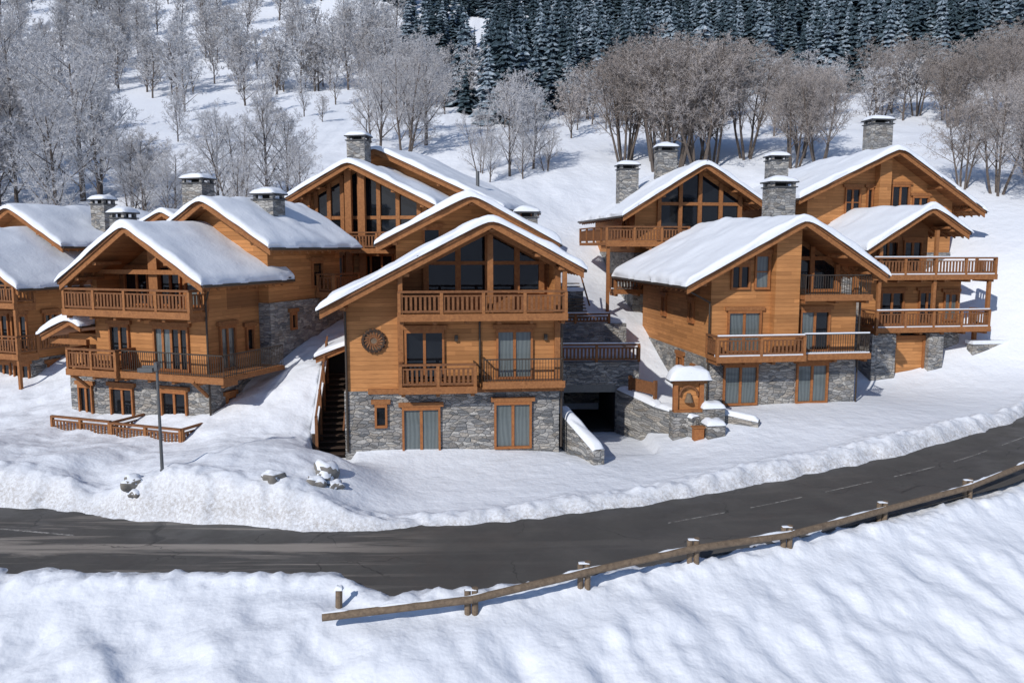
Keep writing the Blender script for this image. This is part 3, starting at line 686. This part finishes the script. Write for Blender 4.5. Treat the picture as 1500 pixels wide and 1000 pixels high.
for i in range(12): g.box('stair_treads',OLDW,1.2,2.6,1.0+i*.3,1.34+i*.3,4.8+i*.17,4.86+i*.17)
g.tube('stair_handrail',RAILW,(1.2,.9,5.6),(1.2,4.6,7.6),.05); g.tube('stair_handrail',RAILW,(2.6,.9,5.6),(2.6,4.6,7.6),.05)
g.done()
def wall_run(name,pts,th,mat=STONE,snow=.22):
    g=G(name)
    for (x0,y0,b0,t0),(x1,y1,b1,t1) in zip(pts[:-1],pts[1:]):
        n=max(1,int(math.hypot(x1-x0,y1-y0)/.5)); L=math.hypot(x1-x0,y1-y0); nx_,ny_=-(y1-y0)/L*th/2,(x1-x0)/L*th/2
        vs=[]
        for k in range(n+1):
            f=k/n; x=x0+(x1-x0)*f;y=y0+(y1-y0)*f;bb=b0+(b1-b0)*f;tt=t0+(t1-t0)*f
            vs+=[(x-nx_,y-ny_,bb),(x+nx_,y+ny_,bb),(x+nx_,y+ny_,tt),(x-nx_,y-ny_,tt)]
        fs=[(0,1,2,3),(4*n+3,4*n+2,4*n+1,4*n)]
        for k in range(n):
            a=4*k
            for i in range(4): fs.append((a+i,a+4+i,a+4+(i+1)%4,a+(i+1)%4))
        g.add('wall',mat,vs,fs)
        vs=[];m=8;sec=[]
        N2=n*3
        for k in range(N2+1):
            f=k/N2; x=x0+(x1-x0)*f;y=y0+(y1-y0)*f;tt=t0+(t1-t0)*f
            e=math.sqrt(max(0,1-(1-min(1,min(k,N2-k)/2))**2))
            for i in range(m+1):
                u=-1+2*i/m; hh=math.sqrt(max(0,1-u**4))*snow*(.8+.5*vn(x*1.5,y*1.5+u))*(.25+.75*e)
                vs.append((x+nx_*1.15*u,y+ny_*1.15*u,tt-.01+hh))
        fs=[(k*(m+1)+i,(k+1)*(m+1)+i,(k+1)*(m+1)+i+1,k*(m+1)+i+1) for k in range(N2) for i in range(m)]
        g.add('snow_cap',ROOFSNOW,vs,fs); V_,F_,_,_=g.p['snow_cap']; g.p['snow_cap']=(V_,F_,ROOFSNOW,True)
    g.done()
wall_run('stone_wall',[(2.25,35.6,-1,1.7),(3.6,32.2,-1,.62)],.5)
wall_run('stone_wall',[(5.6,40.3,-1,1.75),(7.0,37.3,-1,1.45),(8.3,35.2,-1,1.35)],.5)
wall_run('stone_wall',[(8.9,36.6,-1,1.5),(11.2,35.4,-1,1.15)],.45)
g=G('stone_pillar',(9.0,34.9,0),8); g.box('pillar',STONE,-.4,.4,-.4,.4,-.5,1.15); g.box('pillar',STONE,-.3,.7,.405,1.2,-.5,1.75); cap_snow(g,0,0,.45,.45,1.15,.25); cap_snow(g,.2,.8,.55,.45,1.75,.28)
g.box('letter_box',FRAME,-.95,-.5,-.2,.1,.35,1.0); g.box('letter_box_roof',BEAM,-1.0,-.45,-.25,.15,1.0,1.06); g.box('letter_box_post',OLDW,-.8,-.65,-.1,.0,-.3,.35); g.done()
g=G('wooden_bell_sign',(8.0,35.6,0),5)
g.box('plinth',STONE,-.75,.75,-.3,.4,-.5,1.55)
for x in (-.6,.6): g.box('posts',FRAME,x-.1,x+.1,-.1,.12,1.55,2.85)
g.box('back_board',WOOD,-.5,.5,.05,.1,1.6,2.85); g.box('cross_beam',BEAM,-.8,.8,-.16,.18,2.85,3.0)
for i in range(12):
    a0=math.pi*i/12;a1=math.pi*(i+1)/12
    g.tube('arch',RAILW,(.42*math.cos(a0),-.08,2.3+.42*math.sin(a0)),(.42*math.cos(a1),-.08,2.3+.42*math.sin(a1)),.06,6)
g.tube('bell',OLDW,(0,-.08,2.0),(0,-.08,2.4),.2,12,.09); g.box('shelf',BEAM,-.7,.7,-.22,.1,1.555,1.66)
g.prism('sign_roof',SLATE,[(-.95,2.95),(0,3.3),(.95,2.95),(.95,3.03),(0,3.38),(-.95,3.03)],-.35,.35)
cap_snow(g,0,0,.98,.42,3.05,.6); g.done()
wf=G('wooden_fence',(5.9,39.4,0),-60); wf.box('planks',RAILW,0,1.9,0,.06,1.9,2.5); wf.box('posts',RAILW,-.05,.1,-.05,.1,1,2.6);wf.box('posts',RAILW,1.85,2.0,-.05,.1,1,2.6); wf.done()

# ---------------------------------------------------------------- street lamp
g=G('street_lamp',(-12.4,27.5,.3),0)
g.tube('pole',GALV,(0,0,-.5),(0,0,4.55),.065,12,.045); g.tube('base_collar',GALV,(0,0,.2),(0,0,.85),.09,12,.08)
g.box('arm',GALV,-.5,.06,-.04,.04,4.5,4.58); g.box('lamp_head',GALV,-.62,-.1,-.14,.14,4.36,4.5); g.box('lamp_lens',CURT,-.56,-.16,-.1,.1,4.335,4.358)
g.box('lamp_head',GALV,-.05,.05,-.12,.12,4.4,4.7); g.done()
# ---------------------------------------------------------------- guard rail
g=G('wooden_guard_rail')
pts=[(-4.7,18.9),(-1.05,19.5),(1.95,20.7),(5.2,22.0),(8.3,23.2),(12.1,25.2),(15.9,27.0),(21,30.2),(26.5,34.3)]
def gz(x,y): return float(T(x,y)[0])
P3=[(x,y,gz(x,y)) for x,y in pts]
for i,(x,y,z) in enumerate(P3):
    if i==0: continue
    for dx in (-.09,.10):
        g.tube('posts',OLDW,(x+dx,y,z-.4),(x+dx,y+.02,z+.66+dx*.3),.085,10)
    cap_snow(g,x+.0,y,.15,.08,z+.66,.03,'post_snow')
for a,c_ in zip(P3[:-1],P3[1:]):
    z0,z1=a[2]+.44,c_[2]+.44
    g.tube('log_rail',OLDW,(a[0],a[1]-.13,z0),(c_[0]+.04,c_[1]-.13,z1),.10,12)
    n=40; vs=[];fs=[]
    for k in range(n+1):
        f=k/n; x=a[0]+(c_[0]-a[0])*f; y=a[1]-.10+(c_[1]-a[1])*f; z=z0+(z1-z0)*f
        m_=max(0,min(1,(vn(x*1.1+5,y*.7)-.25)*3))
        for q in range(5):
            u=-1+q/2; hh=.07*m_*math.sqrt(max(0,1-u*u*.98))*(.6+.8*vn(x*3.3,y*3))
            vs.append((x,y+u*.08,z+.06+hh-.035*abs(u)))
    for k in range(n):
        for q in range(4): fs.append((k*5+q,(k+1)*5+q,(k+1)*5+q+1,k*5+q+1))
    g.add('rail_snow',ROOFSNOW,vs,fs)
V_,F_,_,_=g.p['rail_snow']; g.p['rail_snow']=(V_,F_,ROOFSNOW,True)
g.done()
g=G('wooden_marker_post',(-4.55,19.9,gz(-4.55,19.9))); g.tube('post',OLDW,(0,0,-.4),(.03,0,.5),.09,10); cap_snow(g,.03,0,.11,.1,.5,.1); g.done()
# ---------------------------------------------------------------- boulders
def boulder(x,y,r,sq=.8):
    import bmesh
    bm=bmesh.new(); bmesh.ops.create_icosphere(bm,subdivisions=3,radius=r)
    s=random.random()*30
    for v in bm.verts:
        n=v.co.normalized(); k=1+.35*(vn(n.x*1.6+s,n.y*1.6+n.z*1.3+s)-.5)*2+.1*(vn(n.x*5+s,n.z*5+n.y*4)-.5)
        v.co=Vector((n.x*r*k,n.y*r*k,n.z*r*k*sq))
    me=bpy.data.meshes.new('boulder'); bm.to_mesh(me); bm.free(); me.materials.append(ROCK); me.materials.append(ROOFSNOW)
    for p in me.polygons:
        if p.normal.z>.35: p.material_index=1
        p.use_smooth=True
    o=bpy.data.objects.new('boulder',me); SC.collection.objects.link(o); o.location=(x,y,gz(x,y)+r*.05)
for q in ((-8.3,26.9,.36),(-6.75,28.2,.46,1.1),(-6.95,27.4,.34),(-6.35,27.7,.3),(-13.3,27.2,.36),(-13.1,26.9,.22)): boulder(*q)

# ---------------------------------------------------------------- trees
def make_bare(seed,H=10.,spread=.40,twigmat=TWIG,trunk_frac=.16,dens=1.0,tw=.02,stems=1,tl=1.0):
    r=random.Random(seed); vs=[];fs=[];mi=[]
    def tube(pts,rads,n,m):
        b0=len(vs)
        for k,(p,ra) in enumerate(zip(pts,rads)):
            d=(pts[min(k+1,len(pts)-1)]-pts[max(k-1,0)]).normalized(); u=d.orthogonal().normalized(); w=d.cross(u)
            for i in range(n):
                a=2*math.pi*i/n; q=p+(u*math.cos(a)+w*math.sin(a))*ra; vs.append((q.x,q.y,q.z))
        for k in range(len(pts)-1):
            for i in range(n):
                fs.append((b0+k*n+i,b0+k*n+(i+1)%n,b0+(k+1)*n+(i+1)%n,b0+(k+1)*n+i)); mi.append(m)
    def branch(p,d,L,ra,lev):
        if lev==4:
            sd=d.orthogonal().normalized(); sd=(sd*math.cos(L*99)+d.cross(sd)*math.sin(L*99))*tw*.5
            e=p+d*L*tl; b0=len(vs)
            for q in (p-sd,p+sd,e+sd*.4): vs.append((q.x,q.y,q.z))
            fs.append((b0,b0+1,b0+2)); mi.append(1); return
        ns={0:7,1:4,2:3,3:1}[lev]; pts=[p.copy()]; q=p.copy(); dd=d.copy()
        for k in range(ns):
            dd=(dd+Vector((r.uniform(-1,1),r.uniform(-1,1),r.uniform(-.4,.9)))*(.06 if lev==0 else .16)).normalized(); q=q+dd*L/ns; pts.append(q.copy())
        rads=[ra*(1-.8*k/ns) for k in range(ns+1)]
        tube(pts,rads,{0:6,1:4,2:3,3:3}[lev],0 if lev<=1 else 1)
        nc=int({0:17,1:9,2:7,3:8}[lev]*(dens if lev!=0 else (1.0 if stems==1 else .62))+.5)
        for c in range(nc):
            t=(trunk_frac+(1-trunk_frac)*(c+r.random()*.7)/nc) if lev==0 else .15+.85*(c+r.random()*.8)/nc
            t=min(t,.999); k=int(t*ns); f=t*ns-k; bp=pts[k].lerp(pts[k+1],f); bd=(pts[k+1]-pts[k]).normalized()
            o=bd.orthogonal().normalized(); az=c*2.4+r.random()*1.2; o=o*math.cos(az)+bd.cross(o)*math.sin(az)
            sp=r.uniform(.6,1.1) if lev else r.uniform(.55,1.0)
            nd=(bd*math.cos(sp)+o*math.sin(sp)); nd=(nd+Vector((0,0,.15))).normalized()
            if lev==0: cl=H*spread*(math.sin(math.pi*min(1,(.25+.70*(t-trunk_frac)/(1-trunk_frac))))**.6*.9+.12)*r.uniform(.75,1.1)
            else: cl=L*{1:.48,2:.52,3:.6}[lev]*r.uniform(.6,1.15)*(1.1-.5*t)
            branch(bp,nd,cl,max(.008,rads[k]*{0:.5,1:.55,2:.6,3:.6}[lev]),lev+1)
    for s in range(stems):
        a=6.28*s/stems+r.random(); tilt=0.05 if stems==1 else r.uniform(.08,.30)
        d=Vector((math.cos(a)*tilt,math.sin(a)*tilt,1)).normalized()
        o=Vector((0,0,-.3)) if stems==1 else Vector((math.cos(a)*.35,math.sin(a)*.35,-.3))
        branch(o,d,H*r.uniform(.78,.92),H*(.016 if stems==1 else .0115),0)
    me=bpy.data.meshes.new('bare_tree_mesh'); me.from_pydata(vs,[],fs); me.materials.append(BARK); me.materials.append(twigmat)
    me.polygons.foreach_set('material_index',mi); me.update(); return me
BT=[make_bare(i,10,.40+.04*(i%3),TWIG,.12,.95,.034,1,1.2) for i in range(3)]+[make_bare(11,10,.34,TWIG,.14,.85,.034,3,1.2)]
BB=[make_bare(20+i,10,.38,TWIGB,.28,.88,.030,4,1.2) for i in range(3)]
FT=[make_bare(40+i,10,.42,TWIG,.10,.58,.11,1,1.9) for i in range(3)]
FB_=[make_bare(50+i,10,.42,TWIGB,.12,.60,.10,1,1.8) for i in range(2)]
def put_tree(name,me,x,y,h,parent=None):
    o=bpy.data.objects.new(name,me); SC.collection.objects.link(o); z=gz(x,y)
    s=h/10.; o.location=(x,y,z-.1); o.scale=(s*random.uniform(.9,1.25),s*random.uniform(.9,1.25),s); o.rotation_euler=(0,0,random.uniform(0,6.28))
    if parent: o.parent=parent
    return o
rnd=random.Random(5)
def cluster(n,x0,x1,y0,y1,h0,h1,pool,name='frosted_bare_tree'):
    for i in range(n):
        put_tree(name,rnd.choice(pool),rnd.uniform(x0,x1),rnd.uniform(y0,y1),rnd.uniform(h0,h1))
cluster(13,-47,-32,58,70,9,13,BT); cluster(7,-66,-46,58,85,12,16,BT); cluster(6,-31,-26,60,66,5,7,BT)
for x,y,h in ((-22,64,8.5),(-20,66,9.5),(-18.5,67,8),(-24,66,8),(-16.8,64,5.5),(-21,62,6)): put_tree('frosted_bare_tree',BT[rnd.randrange(4)],x,y,h)
for x,y,h in ((-11,84,11),(-14,86,10),(-9.5,90,12),(-16,92,10),(-3.0,76,6.5),(-.2,75,8.5),(2,77,7.5),(1,74,5),(-2,73,4.5),(3.2,76,4.5),(-12,96,11)): put_tree('frosted_bare_tree',BT[rnd.randrange(4)],x,y,h)
cluster(10,9.5,22.5,74,81,10.5,12.5,BB,'bare_tree'); cluster(4,23,29,70,77,8,10,BB,'bare_tree'); cluster(7,34,58,76,95,8,10,BB,'bare_tree')
for x,y,h in ((37.5,56,9.5),(40,59,10.5),(36,60,8.5),(42,56,10),(41,64,10),(45,60,10),(34.5,62,7)): put_tree('bare_tree',BB[rnd.randrange(3)],x,y,h)
for x,y,h in ((-38,125,7),(-30,118,6),(-26,112,4),(-52,130,9),(-44,135,9),(-19,120,5),(-48,118,5),(-33,110,4),(-28,130,7),(-41,100,6),(-36,96,4)): put_tree('frosted_bare_tree',FT[rnd.randrange(3)],x,y,h)
fo=bpy.data.objects.new('frosted_deciduous_forest',None); SC.collection.objects.link(fo)
def mass(n,fx,y0,y1,h0,h1,pool):
    k=0
    while k<n:
        y=rnd.uniform(y0,y1); a,b_=fx(y); x=rnd.uniform(a,b_)
        put_tree('deciduous_tree',rnd.choice(pool),x,y,rnd.uniform(h0,h1),fo); k+=1
mass(175,lambda y:(-.80*y,-.13*y),144,205,8,12,FT)
mass(42,lambda y:(-.9*y,-.56*y),88,142,8,12,FT)
mass(14,lambda y:(-.14*y,-.05*y),115,140,7,10,FT)
mass(20,lambda y:(-.02*y,.2*y),92,110,5,8,FT+FB_)
mass(55,lambda y:(.2*y,.8*y),86,110,5,8,FT+FT+FB_)
mass(95,lambda y:(-.8*y,-.16*y),205,270,10,14,FT)
def make_conifer(seed):
    r=random.Random(seed); vs=[];fs=[]
    n=5
    for i in range(n):
        a=2*math.pi*i/n; vs.append((.012*math.cos(a),.012*math.sin(a),-.02))
    vs.append((0,0,1)); fs+=[(i,(i+1)%n,n) for i in range(n)]
    L=17; fat=r.uniform(.17,.24)
    for l in range(L):
        t=l/(L-1); z=.07+.9*t; R=(fat*(1-t)**.8+.012)*r.uniform(.75,1.15); nb=int(11-5*t)
        for k in range(nb):
            a=2*math.pi*(k+r.random()*.7)/nb; rr=R*r.uniform(.6,1.2); dz=-rr*r.uniform(.2,.6)
            w=rr*.34; ca,sa=math.cos(a),math.sin(a); b0=len(vs)
            vs.append((0,0,z+.02)); m=.6
            vs.append((ca*rr*m-sa*w,sa*rr*m+ca*w,z+dz*.75-.012)); vs.append((ca*rr,sa*rr,z+dz)); vs.append((ca*rr*m+sa*w,sa*rr*m-ca*w,z+dz*.75-.012)); vs.append((ca*rr*.65,sa*rr*.65,z+dz*.45+.008))
            fs+=[(b0,b0+1,b0+4),(b0+1,b0+2,b0+4),(b0+2,b0+3,b0+4),(b0+3,b0,b0+4)]
    me=bpy.data.meshes.new('conifer_mesh'); me.from_pydata(vs,[],fs); me.materials.append(CONI); me.update(); return me
CF=[make_conifer(i) for i in range(6)]
cf=bpy.data.objects.new('conifer_forest',None); SC.collection.objects.link(cf)
xs_=[];ys_=[]
for i in range(2200):
    y=114+ (285-114)*rnd.random()**1.1
    if y<165: lo=-.03 if y>135 else .05
    elif y<215: lo=-.13
    else: lo=-.17
    if y>235 and rnd.random()<.3: lo=-.8
    x=y*rnd.uniform(lo,.80)
    # small clearings keep the crown line uneven
    if vn(x*.06+3,y*.06)>.72 and y<200: continue
    xs_.append(x);ys_.append(y)
for i in range(24): xs_.append(rnd.uniform(-8,3)); ys_.append(rnd.uniform(104,132))
zz_=T(np.array(xs_),np.array(ys_))
for x,y,z in zip(xs_,ys_,zz_):
    o=bpy.data.objects.new('conifer',rnd.choice(CF)); SC.collection.objects.link(o); h=rnd.triangular(5,15,10)
    o.location=(x,y,z); o.scale=(h*rnd.uniform(.85,1.2),h*rnd.uniform(.85,1.2),h); o.rotation_euler=(rnd.uniform(-.04,.04),rnd.uniform(-.04,.04),rnd.uniform(0,6.28)); o.parent=cf

# ---------------------------------------------------------------- light, sky, camera
el=math.radians(33); az=math.radians(213)
sv=Vector((math.sin(az)*math.cos(el),math.cos(az)*math.cos(el),math.sin(el)))
sun=bpy.data.lights.new('sun','SUN'); sun.energy=3.5; sun.angle=math.radians(.5); sun.color=(1,.94,.86)
so=bpy.data.objects.new('sun',sun); SC.collection.objects.link(so); so.rotation_euler=sv.to_track_quat('Z','Y').to_euler(); so.location=(-40,-40,60)
w=bpy.data.worlds.new('World'); SC.world=w; w.use_nodes=True; nt=w.node_tree
sk=nt.nodes.new('ShaderNodeTexSky'); sk.sky_type='NISHITA'; sk.sun_disc=False; sk.sun_elevation=el; sk.sun_rotation=az
sk.dust_density=.3; sk.ozone_density=2.0; sk.altitude=1500
bg=nt.nodes['Background']; bg.inputs[1].default_value=.115; nt.links.new(sk.outputs[0],bg.inputs[0])
cam=bpy.data.cameras.new('camera'); co=bpy.data.objects.new('camera',cam); SC.collection.objects.link(co)
cam.lens=28; cam.sensor_width=36; cam.clip_end=3000; cam.clip_start=.1
co.location=(0,0,9); co.rotation_euler=(math.radians(90-6.8),0,0); SC.camera=co
